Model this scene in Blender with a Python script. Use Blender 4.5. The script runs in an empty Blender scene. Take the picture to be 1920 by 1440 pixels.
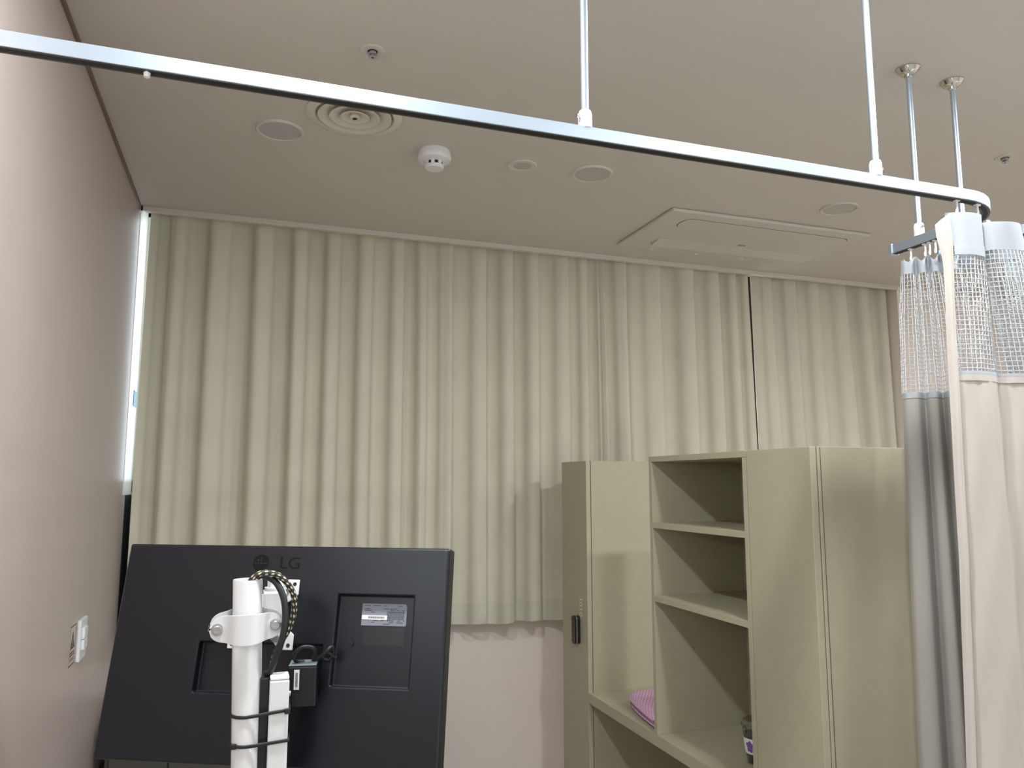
import bpy, bmesh, math, random
from mathutils import Vector, Matrix

# ------------------------------------------------------------------ camera
SC = bpy.context.scene
COL = SC.collection
cam_d = bpy.data.cameras.new('camera')
cam_d.sensor_fit = 'HORIZONTAL'
cam_d.sensor_width = 36.0
cam_d.lens = 36.0 * 1440.0 / 1920.0
cam_d.clip_start = 0.02
cam = bpy.data.objects.new('camera', cam_d)
COL.objects.link(cam)
cam.location = (0, 0, 1.55)
cam.rotation_euler = (math.radians(90 + 7.33), 0, math.radians(-19.1))
SC.camera = cam

# ------------------------------------------------------------------ world and exposure
W = bpy.data.worlds.new('sky')
SC.world = W
W.use_nodes = True
wn = W.node_tree.nodes
wn['Background'].inputs[0].default_value = (0.86, 0.93, 1.0, 1)
wn['Background'].inputs[1].default_value = 3.2
SC.view_settings.view_transform = 'Standard'
SC.view_settings.look = 'None'
SC.view_settings.exposure = 0.07
SC.view_settings.gamma = 1.0
SC.view_settings.use_curve_mapping = False
LAMP_WATTS = {0.93: 19.0, -0.25: 4.0, -1.50: 4.0}   # the dimmed rows lie further from the window
LAMP_COLUMN = {0.058: 1.08, 1.085: 0.66, 2.115: 1.15, 3.15: 1.0}   # the downlights are not equally bright
LAMP_COLOR = (0.93, 0.98, 1.0)

# ------------------------------------------------------------------ materials
def mat(name, color, rough=0.6, metal=0.0, spec=0.5, var=0.0, vscale=8.0, bump=0.0, bscale=60.0,
        trans=0.0, coat=0.0, stretch=(1, 1, 1), emit=None, emit_s=0.0, alpha=1.0):
    m = bpy.data.materials.new(name)
    m.use_nodes = True
    nt = m.node_tree
    b = nt.nodes['Principled BSDF']
    c = (*color, 1)
    b.inputs['Base Color'].default_value = c
    b.inputs['Roughness'].default_value = rough
    b.inputs['Metallic'].default_value = metal
    b.inputs['Specular IOR Level'].default_value = spec
    b.inputs['Coat Weight'].default_value = coat
    b.inputs['Transmission Weight'].default_value = trans
    b.inputs['Alpha'].default_value = alpha
    if emit:
        b.inputs['Emission Color'].default_value = (*emit, 1)
        b.inputs['Emission Strength'].default_value = emit_s
    tc = nt.nodes.new('ShaderNodeTexCoord')
    mp = nt.nodes.new('ShaderNodeMapping')
    mp.inputs['Scale'].default_value = stretch
    nt.links.new(tc.outputs['Object'], mp.inputs[0])
    if var > 0:
        n = nt.nodes.new('ShaderNodeTexNoise')
        n.inputs['Scale'].default_value = vscale
        n.inputs['Detail'].default_value = 4
        nt.links.new(mp.outputs[0], n.inputs['Vector'])
        r = nt.nodes.new('ShaderNodeValToRGB')
        r.color_ramp.elements[0].position = 0.3
        r.color_ramp.elements[1].position = 0.7
        r.color_ramp.elements[0].color = tuple(max(0, x * (1 - var)) for x in color) + (1,)
        r.color_ramp.elements[1].color = tuple(min(1, x * (1 + var)) for x in color) + (1,)
        nt.links.new(n.outputs[0], r.inputs[0])
        nt.links.new(r.outputs[0], b.inputs['Base Color'])
    if bump > 0:
        n2 = nt.nodes.new('ShaderNodeTexNoise')
        n2.inputs['Scale'].default_value = bscale
        n2.inputs['Detail'].default_value = 3
        nt.links.new(mp.outputs[0], n2.inputs['Vector'])
        bp = nt.nodes.new('ShaderNodeBump')
        bp.inputs['Strength'].default_value = bump
        bp.inputs['Distance'].default_value = 0.002
        nt.links.new(n2.outputs[0], bp.inputs['Height'])
        nt.links.new(bp.outputs[0], b.inputs['Normal'])
    return m

def fabric(name, color, translucency=0.15, tcolor=None, rough=0.9, weave=900.0, var=0.04, sheen=0.1):
    m = mat(name, color, rough=rough, spec=0.15, var=var, vscale=5.0)
    nt = m.node_tree
    b = nt.nodes['Principled BSDF']
    b.inputs['Sheen Weight'].default_value = sheen
    out = nt.nodes['Material Output']
    tc = nt.nodes.new('ShaderNodeTexCoord')
    n = nt.nodes.new('ShaderNodeTexNoise')
    n.inputs['Scale'].default_value = weave
    nt.links.new(tc.outputs['Object'], n.inputs['Vector'])
    bp = nt.nodes.new('ShaderNodeBump')
    bp.inputs['Strength'].default_value = 0.15
    bp.inputs['Distance'].default_value = 0.001
    nt.links.new(n.outputs[0], bp.inputs['Height'])
    nt.links.new(bp.outputs[0], b.inputs['Normal'])
    t = nt.nodes.new('ShaderNodeBsdfTranslucent')
    t.inputs[0].default_value = (*(tcolor or color), 1)
    mx = nt.nodes.new('ShaderNodeMixShader')
    mx.inputs[0].default_value = translucency
    nt.links.new(b.outputs[0], mx.inputs[1])
    nt.links.new(t.outputs[0], mx.inputs[2])
    nt.links.new(mx.outputs[0], out.inputs['Surface'])
    return m

M = {}
M['ceiling'] = mat('ceiling_paint', (0.635, 0.59, 0.535), 0.55, var=0.015, vscale=3, bump=0.03, bscale=180)
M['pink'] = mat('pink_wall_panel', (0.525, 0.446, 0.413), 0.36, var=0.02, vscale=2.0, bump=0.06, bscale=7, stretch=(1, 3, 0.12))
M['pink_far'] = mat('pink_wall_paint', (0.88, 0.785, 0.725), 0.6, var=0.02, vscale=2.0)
M['floor'] = mat('vinyl_floor', (0.48, 0.45, 0.41), 0.4, var=0.1, vscale=3)
M['brown_trim'] = mat('brown_edge_trim', (0.20, 0.125, 0.085), 0.5)
M['white_trim'] = mat('painted_trim', (0.72, 0.66, 0.60), 0.4)
M['white_frame'] = mat('white_window_frame', (0.85, 0.85, 0.83), 0.35)
M['black_frame'] = mat('black_window_gasket', (0.012, 0.012, 0.014), 0.4)
M['patch_blue'] = mat('pale_blue_patch', (0.16, 0.32, 0.46), 0.5)
M['olive'] = mat('olive_laminate', (0.425, 0.398, 0.278), 0.40, var=0.025, vscale=30, bump=0.02, bscale=300)
M['olive_shadow'] = mat('shaded_olive_laminate', (0.06, 0.056, 0.045), 0.5, var=0.05)  # shade on the low cabinet is put into this dark colour
M['olive_dark'] = mat('olive_laminate_gap', (0.10, 0.09, 0.055), 0.6)
M['alu'] = mat('brushed_aluminium', (0.57, 0.67, 0.79), 0.34, metal=0.85, bump=0.05, bscale=120, stretch=(0.02, 1, 3))
M['alu_dark'] = mat('aluminium_slot', (0.10, 0.095, 0.09), 0.5, metal=0.6)
M['chrome'] = mat('nickel', (0.62, 0.60, 0.56), 0.16, metal=1.0)
M['white_plastic'] = mat('white_plastic', (0.82, 0.82, 0.83), 0.35)
M['white_steel'] = mat('white_powder_coat', (0.68, 0.68, 0.68), 0.28, coat=0.3)
M['black_plastic'] = mat('charcoal_plastic', (0.0042, 0.0055, 0.0095), 0.33, bump=0.10, bscale=1500, spec=0.42)
M['black_deep'] = mat('black_plastic_smooth', (0.008, 0.008, 0.009), 0.35)
M['black_rubber'] = mat('black_rubber', (0.010, 0.010, 0.011), 0.45)
M['grey_top'] = mat('grey_blue_plastic', (0.17, 0.20, 0.22), 0.3)
M['label_grey'] = mat('grey_rating_label', (0.20, 0.21, 0.25), 0.45)
M['label_line'] = mat('dark_label_print', (0.05, 0.05, 0.065), 0.6)
M['label_white'] = mat('white_label', (0.78, 0.76, 0.74), 0.5)
M['emboss'] = mat('dark_embossed_plastic', (0.004, 0.004, 0.005), 0.6, spec=0.2)
M['ac'] = mat('matte_white_panel', (0.64, 0.595, 0.545), 0.45)
M['disc'] = mat('downlight_diffuser', (0.52, 0.485, 0.475), 0.5)
M['ring'] = mat('ceiling_ring', (0.66, 0.61, 0.55), 0.4)
M['louvre'] = mat('ivory_louvre', (0.70, 0.655, 0.55), 0.4)
M['blue_dot'] = mat('navy_plug', (0.01, 0.012, 0.10), 0.5)
M['dark_hole'] = mat('dark_cavity', (0.015, 0.013, 0.012), 0.7)
M['lamp_on'] = mat('lit_diffuser', (0.9, 0.9, 0.9), 0.5, emit=LAMP_COLOR, emit_s=6.0)
M['curtain'] = fabric('sage_beige_curtain', (0.68, 0.65, 0.52), 0.08, (0.62, 0.60, 0.45))
M['curtain_hem'] = fabric('sage_beige_double_hem', (0.62, 0.60, 0.49), 0.02)
M['band'] = fabric('white_heading_tape', (0.50, 0.535, 0.56), 0.25, (0.55, 0.57, 0.59), rough=0.7)
M['net'] = fabric('white_net', (0.72, 0.74, 0.76), 0.25, rough=0.7)
M['drape'] = fabric('beige_satin_drape', (0.525, 0.478, 0.432), 0.10, rough=0.55, weave=500, sheen=0.2)
M['drape_back'] = fabric('grey_beige_drape', (0.41, 0.39, 0.355), 0.08, rough=0.7, weave=500)
M['screen'] = mat('screen_glass', (0.01, 0.01, 0.012), 0.1)
M['silver'] = mat('zinc_bolt', (0.55, 0.57, 0.60), 0.28, metal=1.0)
M['outlet'] = mat('switch_plastic', (0.80, 0.83, 0.86), 0.3)
M['print'] = mat('dark_print', (0.055, 0.045, 0.042), 0.6)
M['gold_print'] = mat('pale_number_print', (0.80, 0.77, 0.62), 0.5)
M['sticker'] = mat('clear_sticker', (0.60, 0.48, 0.43), 0.35)
M['sleeve'] = mat('white_paper_sleeve', (0.80, 0.79, 0.78), 0.6)
M['purple'] = mat('purple_print', (0.20, 0.10, 0.33), 0.6)
M['coffee'] = mat('dark_drink', (0.006, 0.004, 0.004), 0.2)

def glass_mat(name, color=(0.95, 0.95, 0.95), f=0.12):
    m = bpy.data.materials.new(name)
    m.use_nodes = True
    nt = m.node_tree
    nt.nodes.remove(nt.nodes['Principled BSDF'])
    out = nt.nodes['Material Output']
    t = nt.nodes.new('ShaderNodeBsdfTransparent'); t.inputs[0].default_value = (*color, 1)
    g = nt.nodes.new('ShaderNodeBsdfGlossy'); g.inputs['Roughness'].default_value = 0.05
    lw = nt.nodes.new('ShaderNodeLayerWeight'); lw.inputs[0].default_value = 0.25
    mu = nt.nodes.new('ShaderNodeMath'); mu.operation = 'MULTIPLY_ADD'
    mu.inputs[1].default_value = 0.5; mu.inputs[2].default_value = f * 0.3
    nt.links.new(lw.outputs['Facing'], mu.inputs[0])
    mx = nt.nodes.new('ShaderNodeMixShader')
    nt.links.new(mu.outputs[0], mx.inputs[0])
    nt.links.new(t.outputs[0], mx.inputs[1]); nt.links.new(g.outputs[0], mx.inputs[2])
    nt.links.new(mx.outputs[0], out.inputs['Surface'])
    return m
M['glass'] = glass_mat('window_glass', (0.93, 0.95, 0.96))
M['frosted'] = glass_mat('tinted_window_glass', (0.05, 0.055, 0.06))
M['clear_cup'] = glass_mat('clear_cup_plastic', (0.80, 0.80, 0.80), 0.3)

def braid_mat():
    m = mat('braided_sleeving', (0.02, 0.018, 0.012), 0.5)
    nt = m.node_tree; b = nt.nodes['Principled BSDF']
    uv = nt.nodes.new('ShaderNodeUVMap')
    sp = nt.nodes.new('ShaderNodeSeparateXYZ'); nt.links.new(uv.outputs[0], sp.inputs[0])
    def node(op, x, y):
        n = nt.nodes.new('ShaderNodeMath'); n.operation = op
        for i, q in enumerate((x, y)):
            if q is None: continue
            if isinstance(q, (int, float)): n.inputs[i].default_value = q
            else: nt.links.new(q, n.inputs[i])
        return n.outputs[0]
    uu = node('MULTIPLY', sp.outputs['X'], 2 * math.pi * 3)
    vv = node('MULTIPLY', sp.outputs['Y'], 2 * math.pi / .013)
    v2 = node('MULTIPLY', sp.outputs['Y'], math.pi / .013)
    s1 = node('SINE', node('ADD', uu, vv), None); s2 = node('SINE', node('SUBTRACT', uu, v2), None)
    w = nt.nodes.new('ShaderNodeMath'); w.operation = 'MULTIPLY'
    nt.links.new(s1, w.inputs[0]); nt.links.new(s2, w.inputs[1])
    r = nt.nodes.new('ShaderNodeValToRGB')
    r.color_ramp.elements[0].position = 0.30; r.color_ramp.elements[0].color = (0.022, 0.019, 0.012, 1)
    r.color_ramp.elements[1].position = 0.55; r.color_ramp.elements[1].color = (0.60, 0.53, 0.36, 1)
    nt.links.new(w.outputs[0], r.inputs[0]); nt.links.new(r.outputs[0], b.inputs['Base Color'])
    return m
M['braid'] = braid_mat()

def dot_mat():
    m = mat('pink_dotted_cotton', (0.62, 0.36, 0.56), 0.85)
    nt = m.node_tree; b = nt.nodes['Principled BSDF']
    uv = nt.nodes.new('ShaderNodeUVMap')
    mp = nt.nodes.new('ShaderNodeMapping'); mp.inputs['Scale'].default_value = (92, 92, 92)
    mp.inputs['Rotation'].default_value = (0, 0, 0.6)
    nt.links.new(uv.outputs[0], mp.inputs[0])
    v = nt.nodes.new('ShaderNodeTexVoronoi'); v.voronoi_dimensions = '2D'; v.inputs['Scale'].default_value = 1.0
    v.inputs['Randomness'].default_value = 0.15
    nt.links.new(mp.outputs[0], v.inputs['Vector'])
    r = nt.nodes.new('ShaderNodeValToRGB')
    r.color_ramp.elements[0].position = 0.27; r.color_ramp.elements[0].color = (0.86, 0.66, 0.82, 1)
    r.color_ramp.elements[1].position = 0.33; r.color_ramp.elements[1].color = (0.66, 0.37, 0.59, 1)
    nt.links.new(v.outputs[0], r.inputs[0]); nt.links.new(r.outputs[0], b.inputs['Base Color'])
    return m
M['dots'] = dot_mat()

# ------------------------------------------------------------------ mesh helpers
def put(name, bm, material, parent=None, smooth=None, bevel=0.0, solid=0.0, segs=2):
    me = bpy.data.meshes.new(name)
    bm.normal_update()
    bm.to_mesh(me); bm.free()
    o = bpy.data.objects.new(name, me)
    COL.objects.link(o)
    me.materials.append(M[material] if isinstance(material, str) else material)
    if parent is not None:
        o.parent = parent
    if smooth:
        for p in me.polygons:
            p.use_smooth = True
        if smooth is not True:
            me.set_sharp_from_angle(angle=math.radians(smooth))
    if solid:
        s = o.modifiers.new('thickness', 'SOLIDIFY'); s.thickness = solid; s.offset = 0; s.use_rim = False
    if bevel:
        b = o.modifiers.new('bevel', 'BEVEL'); b.width = bevel; b.segments = segs
        b.limit_method = 'ANGLE'; b.angle_limit = math.radians(40)
    return o

def tag(o, label, cat, group=None):
    o['label'] = label; o['category'] = cat
    if group: o['group'] = group
    return o

def thing(name, label, cat, loc=(0, 0, 0), group=None, rot=(0, 0, 0)):
    o = bpy.data.objects.new(name, None)
    o.empty_display_size = 0.05
    COL.objects.link(o)
    o.location = loc; o.rotation_euler = rot
    return tag(o, label, cat, group)

def struct(o, label=None):
    o['kind'] = 'structure'
    if label: o['label'] = label
    return o

def B():
    return bmesh.new()

def box(bm, x0, x1, y0, y1, z0, z1):
    v = [bm.verts.new(p) for p in ((x0, y0, z0), (x1, y0, z0), (x1, y1, z0), (x0, y1, z0),
                                   (x0, y0, z1), (x1, y0, z1), (x1, y1, z1), (x0, y1, z1))]
    for f in ((0, 3, 2, 1), (4, 5, 6, 7), (0, 1, 5, 4), (1, 2, 6, 5), (2, 3, 7, 6), (3, 0, 4, 7)):
        bm.faces.new([v[i] for i in f])
    return bm

def lathe(bm, prof, c=(0, 0, 0), n=40, axis='Z', cap=True):
    """prof: list of (r, h) along the axis."""
    rings = []
    for r, h in prof:
        ring = []
        if r < 1e-6:
            p = {'Z': (0, 0, h), 'Y': (0, h, 0), 'X': (h, 0, 0)}[axis]
            rings.append([bm.verts.new((p[0] + c[0], p[1] + c[1], p[2] + c[2]))]); continue
        for i in range(n):
            a = 2 * math.pi * i / n
            u, v = r * math.cos(a), r * math.sin(a)
            p = {'Z': (u, v, h), 'Y': (u, h, v), 'X': (h, u, v)}[axis]
            ring.append(bm.verts.new((p[0] + c[0], p[1] + c[1], p[2] + c[2])))
        rings.append(ring)
    for a, b in zip(rings[:-1], rings[1:]):
        if len(a) == 1 and len(b) == 1: continue
        for i in range(n):
            j = (i + 1) % n
            if len(a) == 1: bm.faces.new((a[0], b[i], b[j]))
            elif len(b) == 1: bm.faces.new((a[i], a[j], b[0]))
            else: bm.faces.new((a[i], a[j], b[j], b[i]))
    if cap:
        for ring in (rings[0], rings[-1]):
            if len(ring) > 2:
                try: bm.faces.new(ring)
                except ValueError: pass
    bmesh.ops.recalc_face_normals(bm, faces=bm.faces)
    return bm

def smooth_path(pts, sub=8, closed=False):
    P = [Vector(p) for p in pts]; n = len(P); out = []
    rng = range(n) if closed else range(n - 1)
    for i in rng:
        p0 = P[(i - 1) % n] if (closed or i > 0) else P[0] * 2 - P[1]
        p1, p2 = P[i], P[(i + 1) % n]
        p3 = P[(i + 2) % n] if (closed or i + 2 < n) else P[-1] * 2 - P[-2]
        for k in range(sub):
            t = k / sub
            out.append(0.5 * ((2 * p1) + (p2 - p0) * t + (2 * p0 - 5 * p1 + 4 * p2 - p3) * t * t
                              + (3 * p1 - p0 - 3 * p2 + p3) * t ** 3))
    if not closed: out.append(P[-1])
    return out

def tube(bm, path, r, n=12, closed=False, squash=None):
    P = [Vector(p) for p in path]
    uvl = bm.loops.layers.uv.verify()
    up = Vector((0, 0, 1)); rings = []; L = [0.0]
    t0 = (P[1] - P[0]).normalized()
    nrm = up.cross(t0)
    if nrm.length < 1e-3: nrm = Vector((1, 0, 0))
    nrm.normalize()
    m = len(P)
    for i, p in enumerate(P):
        if closed: t = (P[(i + 1) % m] - P[(i - 1) % m]).normalized()
        else: t = (P[min(i + 1, m - 1)] - P[max(i - 1, 0)]).normalized()
        nrm = (nrm - t * nrm.dot(t)).normalized()
        bn = t.cross(nrm)
        ra = rb = r if not callable(r) else r(i / (m - 1))
        if squash: ra, rb = squash
        rings.append([bm.verts.new(p + nrm * (ra * math.cos(2 * math.pi * k / n)) + bn * (rb * math.sin(2 * math.pi * k / n))) for k in range(n)])
        if i: L.append(L[-1] + (p - P[i - 1]).length)
    pairs = list(range(m - 1)) + ([m - 1] if closed else [])
    for i in pairs:
        j = (i + 1) % m
        for k in range(n):
            k2 = (k + 1) % n
            f = bm.faces.new((rings[i][k], rings[i][k2], rings[j][k2], rings[j][k]))
            la = L[i]; lb = L[j] if j > i else L[i] + 0.001
            for lp, (u, v) in zip(f.loops, ((k / n, la), ((k + 1) / n, la), ((k + 1) / n, lb), (k / n, lb))):
                lp[uvl].uv = (u, v)
    if not closed:
        bm.faces.new(rings[0][::-1]); bm.faces.new(rings[-1])
    return bm

def sweep_rect(bm, path, w, z0, z1):
    """flat-sided bar of width w along an XY path between heights z0 and z1"""
    P = [Vector((p[0], p[1], 0)) for p in path]; rows = []
    for i, p in enumerate(P):
        t = (P[min(i + 1, len(P) - 1)] - P[max(i - 1, 0)]).normalized()
        nn = Vector((-t.y, t.x, 0)) * (w / 2)
        a, b = p + nn, p - nn
        rows.append([bm.verts.new((q.x, q.y, z)) for q, z in ((a, z0), (b, z0), (b, z1), (a, z1))])
    for r0, r1 in zip(rows[:-1], rows[1:]):
        for k in range(4):
            bm.faces.new((r0[k], r0[(k + 1) % 4], r1[(k + 1) % 4], r1[k]))
    bm.faces.new(rows[0][::-1]); bm.faces.new(rows[-1])
    bmesh.ops.recalc_face_normals(bm, faces=bm.faces)
    return bm

def disc(bm, c, r, n=32, axis='Z'):
    return lathe(bm, [(r, 0), (r, 0.0012)], c, n, axis)

def rounded_rect(w, h, r, n=6):
    out = []
    for cx, cz, a0 in ((w / 2 - r, h / 2 - r, 0), (-w / 2 + r, h / 2 - r, 90), (-w / 2 + r, -h / 2 + r, 180), (w / 2 - r, -h / 2 + r, 270)):
        for i in range(n + 1):
            a = math.radians(a0 + 90 * i / n)
            out.append((cx + r * math.cos(a), cz + r * math.sin(a)))
    return out

def prism(bm, outline, d0, d1, fn):
    """outline (u,v) extruded from depth d0 to d1; fn(u,v,d)->xyz"""
    a = [bm.verts.new(fn(u, v, d0)) for u, v in outline]
    b = [bm.verts.new(fn(u, v, d1)) for u, v in outline]
    n = len(a)
    bm.faces.new(a); bm.faces.new(b[::-1])
    for i in range(n):
        j = (i + 1) % n
        bm.faces.new((a[i], b[i], b[j], a[j]))
    bmesh.ops.recalc_face_normals(bm, faces=bm.faces)
    return bm

def text_bm(s, size, depth=0.0004):
    cu = bpy.data.curves.new('lettering', 'FONT')
    cu.body = s; cu.size = size; cu.extrude = depth / 2; cu.align_x = 'CENTER'; cu.align_y = 'CENTER'
    cu.resolution_u = 4
    o = bpy.data.objects.new('lettering', cu)
    COL.objects.link(o)
    bpy.context.view_layer.update()
    me = bpy.data.meshes.new_from_object(o.evaluated_get(bpy.context.evaluated_depsgraph_get()))
    bm = bmesh.new(); bm.from_mesh(me)
    bpy.data.objects.remove(o); bpy.data.curves.remove(cu); bpy.data.meshes.remove(me)
    return bm

def copy_tree(o, parent=None):
    c = o.copy(); COL.objects.link(c); c.parent = parent
    for ch in list(o.children):
        copy_tree(ch, c)
    return c

# ------------------------------------------------------------------ dimensions
CZ = 2.595          # ceiling
XL = -0.418         # left wall
XR = 4.3
YB = -2.6           # wall behind the camera
YT = 3.13           # ceiling edge, curtain recess beyond
YW = 3.285          # wall below the window
YG = 3.40           # window plane

# ------------------------------------------------------------------ room shell
struct(put('floor', box(B(), XL - .1, XR + .1, YB - .1, YG + .1, -0.1, 0), 'floor'), 'pale vinyl floor')
bm = box(B(), XL - .1, XR + .1, YB - .1, YT, CZ, CZ + 0.12)
box(bm, XL - .1, XR + .1, YT, YG + .12, CZ + 0.105, CZ + 0.2)
struct(put('ceiling', bm, 'ceiling'), 'beige white painted ceiling')
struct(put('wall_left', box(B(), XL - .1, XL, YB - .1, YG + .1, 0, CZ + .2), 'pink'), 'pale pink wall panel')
bm = box(B(), XL, 3.27, YW, YG + .1, 0, 0.955)
box(bm, 3.27, XR, YT, YG + .1, 0, CZ + .2)
box(bm, 3.12, 3.2699, 3.272, YG + .1, 0.9, CZ + .1)
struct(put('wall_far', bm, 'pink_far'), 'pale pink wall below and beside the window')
struct(put('wall_right', box(B(), XR, XR + .1, YB - .1, YG + .1, 0, CZ + .2), 'pink_far'))
BX0, BX1, BZ0, BZ1 = 0.7, 3.3, 0.95, 2.35
bm = box(B(), XL, BX0, YB - .1, YB, 0, CZ + .2)
box(bm, BX1, XR, YB - .1, YB, 0, CZ + .2)
box(bm, BX0, BX1, YB - .1, YB, 0, BZ0)
box(bm, BX0, BX1, YB - .1, YB, BZ1, CZ + .2)
struct(put('wall_back', bm, 'pink_far'))
bm = B()
for x in (BX0, 2.0, BX1): box(bm, x - .03, x + .03, YB - .08, YB - .02, BZ0, BZ1)
for z in (BZ0, BZ1): box(bm, BX0, BX1, YB - .08, YB - .02, z - .03, z + .03)
win2 = struct(put('added_back_window', bm, 'white_frame'))  # unseen window added for cool fill daylight on track and curtains
put('pane', box(B(), BX0, BX1, YB - .053, YB - .047, BZ0, BZ1), 'glass', win2)
def portal(x0, x1, z0, z1, y, toward):
    ld = bpy.data.lights.new('daylight', 'AREA'); ld.shape = 'RECTANGLE'
    ld.size = x1 - x0; ld.size_y = z1 - z0; ld.cycles.is_portal = True
    o = bpy.data.objects.new('daylight', ld); COL.objects.link(o)
    o.location = ((x0 + x1) / 2, y, (z0 + z1) / 2)
    o.rotation_euler = (math.radians(90 * toward), 0, 0)
portal(BX0, BX1, BZ0, BZ1, YB - .11, 1)
portal(XL, 3.27, 0.96, CZ + .1, YG + .12, -1)
# ceiling edge trim in front of the curtain recess
t1 = put('trim_1', box(B(), XL + .006, 3.265, YT - .014, YT + .004, CZ - .016, CZ + .03), 'white_trim', bevel=0.002)
struct(t1, 'slim painted trim along the ceiling edge in front of the curtains')
put('lip', box(B(), XL + .02, 3.262, YT - .019, YT + .006, CZ - .020, CZ - .014), 'white_trim', t1, bevel=0.0015)
put('end_cap', box(B(), XL + .0005, XL + .006, YT - .018, YT + .004, CZ - .022, CZ + .004), 'white_plastic', t1)
put('joint', box(B(), XL + .006, XL + .012, YT - .020, YT - .0135, CZ - .020, CZ - .002), 'black_deep', t1)
struct(put('trim_2', box(B(), XL, XL + .007, YB, YT, CZ - .013, CZ), 'brown_trim'), 'brown edge strip where the pink wall meets the ceiling')
struct(put('baseboard_left', box(B(), XL, XL + .012, YB, YW, 0, 0.09), 'white_trim'))

# window behind the curtains
bm = B()
for x0, x1 in ((XL, XL + .012), (0.80, 0.86), (3.06, 3.12)):
    box(bm, x0, x1, YG - .03, YG + .04, 1.51, CZ + .105)
box(bm, XL, 3.12, YG - .03, YG + .04, CZ + .04, CZ + .105)
box(bm, XL, 3.12, YG - .03, YG + .04, 1.50, 1.56)
win = struct(put('window_1', bm, 'white_frame'), 'wide white framed window hidden behind the curtains')
put('gap_backing', box(B(), 2.44, 2.66, YG - .06, YG + .04, 1.5605, CZ + .039), 'black_frame', win)  # black panel added behind the curtain gap so that it stays dark
put('sill', box(B(), XL, 3.119, YW - .012, YG + .04, 0.952, 0.966), 'white_frame', win, bevel=0.003)
bm = B()
box(bm, XL + .002, XL + .035, YG - .03, YG + .03, 0.966, 1.5)
box(bm, 0.79, 0.87, YG - .03, YG + .03, 0.966, 1.5)
box(bm, 2.48, 2.61, YG - .03, YG + .03, 0.966, 1.5)  # bar placed behind the same curtain gap to darken it
box(bm, 3.06, 3.12, YG - .03, YG + .03, 0.966, 1.5)
put('lower_sash', bm, 'black_frame', win)
put('jamb', box(B(), XL, XL + .0015, YT + .02, YG - .03, 1.505, CZ + .1), 'white_frame', win)
put('lower_jamb', box(B(), XL, XL + .0015, YT + .085, YG - .03, .967, 1.5045), 'black_frame', win)
put('pane', box(B(), XL + .02, 3.11, YG, YG + .006, 1.55, CZ + .05), 'glass', win)
put('lower_pane', box(B(), XL + .03, 3.11, YG, YG + .006, 0.966, 1.5), 'frosted', win)
put('blue_patch', box(B(), XL + .0016, XL + .004, YG - .14, YG - .06, 1.845, 1.905), 'patch_blue', win)  # small blue patch of unknown kind at the window's left edge

# ------------------------------------------------------------------ ceiling fittings
def downlight(x, y, r, label, group=None, lit=False):
    t = thing('downlight', label, 'ceiling light', (x, y, CZ), group)
    bm = lathe(B(), [(r * .86, -.001), (r * .88, -.006), (r * .96, -.0065), (r, -.003), (r, 0), (r * .86, 0)], n=48, cap=False)
    put('trim_ring', bm, 'ring', t, smooth=40)
    put('diffuser', lathe(B(), [(0, -.0035), (r * .88, -.0035), (r * .88, 0), (0, 0)], n=48), 'lamp_on' if lit else 'disc', t)
    if lit:
        ld = bpy.data.lights.new('downlight_lamp', 'AREA')
        ld.shape = 'DISK'; ld.size = r * 1.6; ld.energy = LAMP_WATTS[y] * LAMP_COLUMN[x]; ld.color = LAMP_COLOR
        lo = bpy.data.objects.new('lamp', ld); COL.objects.link(lo)
        lo.parent = t; lo.location = (0, 0, -.009)
    return t
G = 'unlit round downlights in the row by the window'
downlight(0.058, 2.285, .070, 'unlit round downlight left of the round air vent', G)
downlight(1.076, 2.275, .070, 'unlit round downlight on the ceiling between the small disc and the air conditioner', G)
downlight(2.115, 2.270, .070, 'unlit round downlight between the air conditioner and the privacy curtain', G)
sd = thing('ceiling_disc', 'smaller round ceiling fitting with a pale ring, beside the middle downlight', 'ceiling fitting', (0.829, 2.29, CZ))
put('trim_ring', lathe(B(), [(.029, -.002), (.031, -.005), (.046, -.006), (.050, -.003), (.050, 0), (.029, 0)], n=40, cap=False), 'ring', sd, smooth=40)
put('lens', lathe(B(), [(0, -.003), (.031, -.003), (.031, 0), (0, 0)], n=40), 'disc', sd)
for gx in (0.058, 1.085, 2.115, 3.15):
    for gy in (0.93, -0.25, -1.50):
        downlight(gx, gy, .070, 'lit round downlight in the ceiling above and behind the viewpoint, outside the picture', 'lit round downlights', lit=True)

# unseen light bar added on the left wall, for the sheen on the monitor
wl = thing('added_light_bar', 'added slim white light bar on the pink wall beside the viewpoint, outside the picture', 'added light', (XL, .30, 1.74))
put('housing', box(B(), 0, .05, -.35, .35, -.045, .045), 'white_plastic', wl, bevel=.006)
put('diffuser', box(B(), .0505, .054, -.33, .33, -.036, .036), 'lamp_on', wl)
ld = bpy.data.lights.new('added_bar_light', 'AREA'); ld.shape = 'RECTANGLE'; ld.size = .07; ld.size_y = .64; ld.energy = 2.6; ld.color = (0.80, 0.92, 1.0)
lo = bpy.data.objects.new('lamp', ld); COL.objects.link(lo); lo.parent = wl; lo.location = (.057, 0, 0)
lo.rotation_euler = (0, math.radians(-90), 0)

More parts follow.
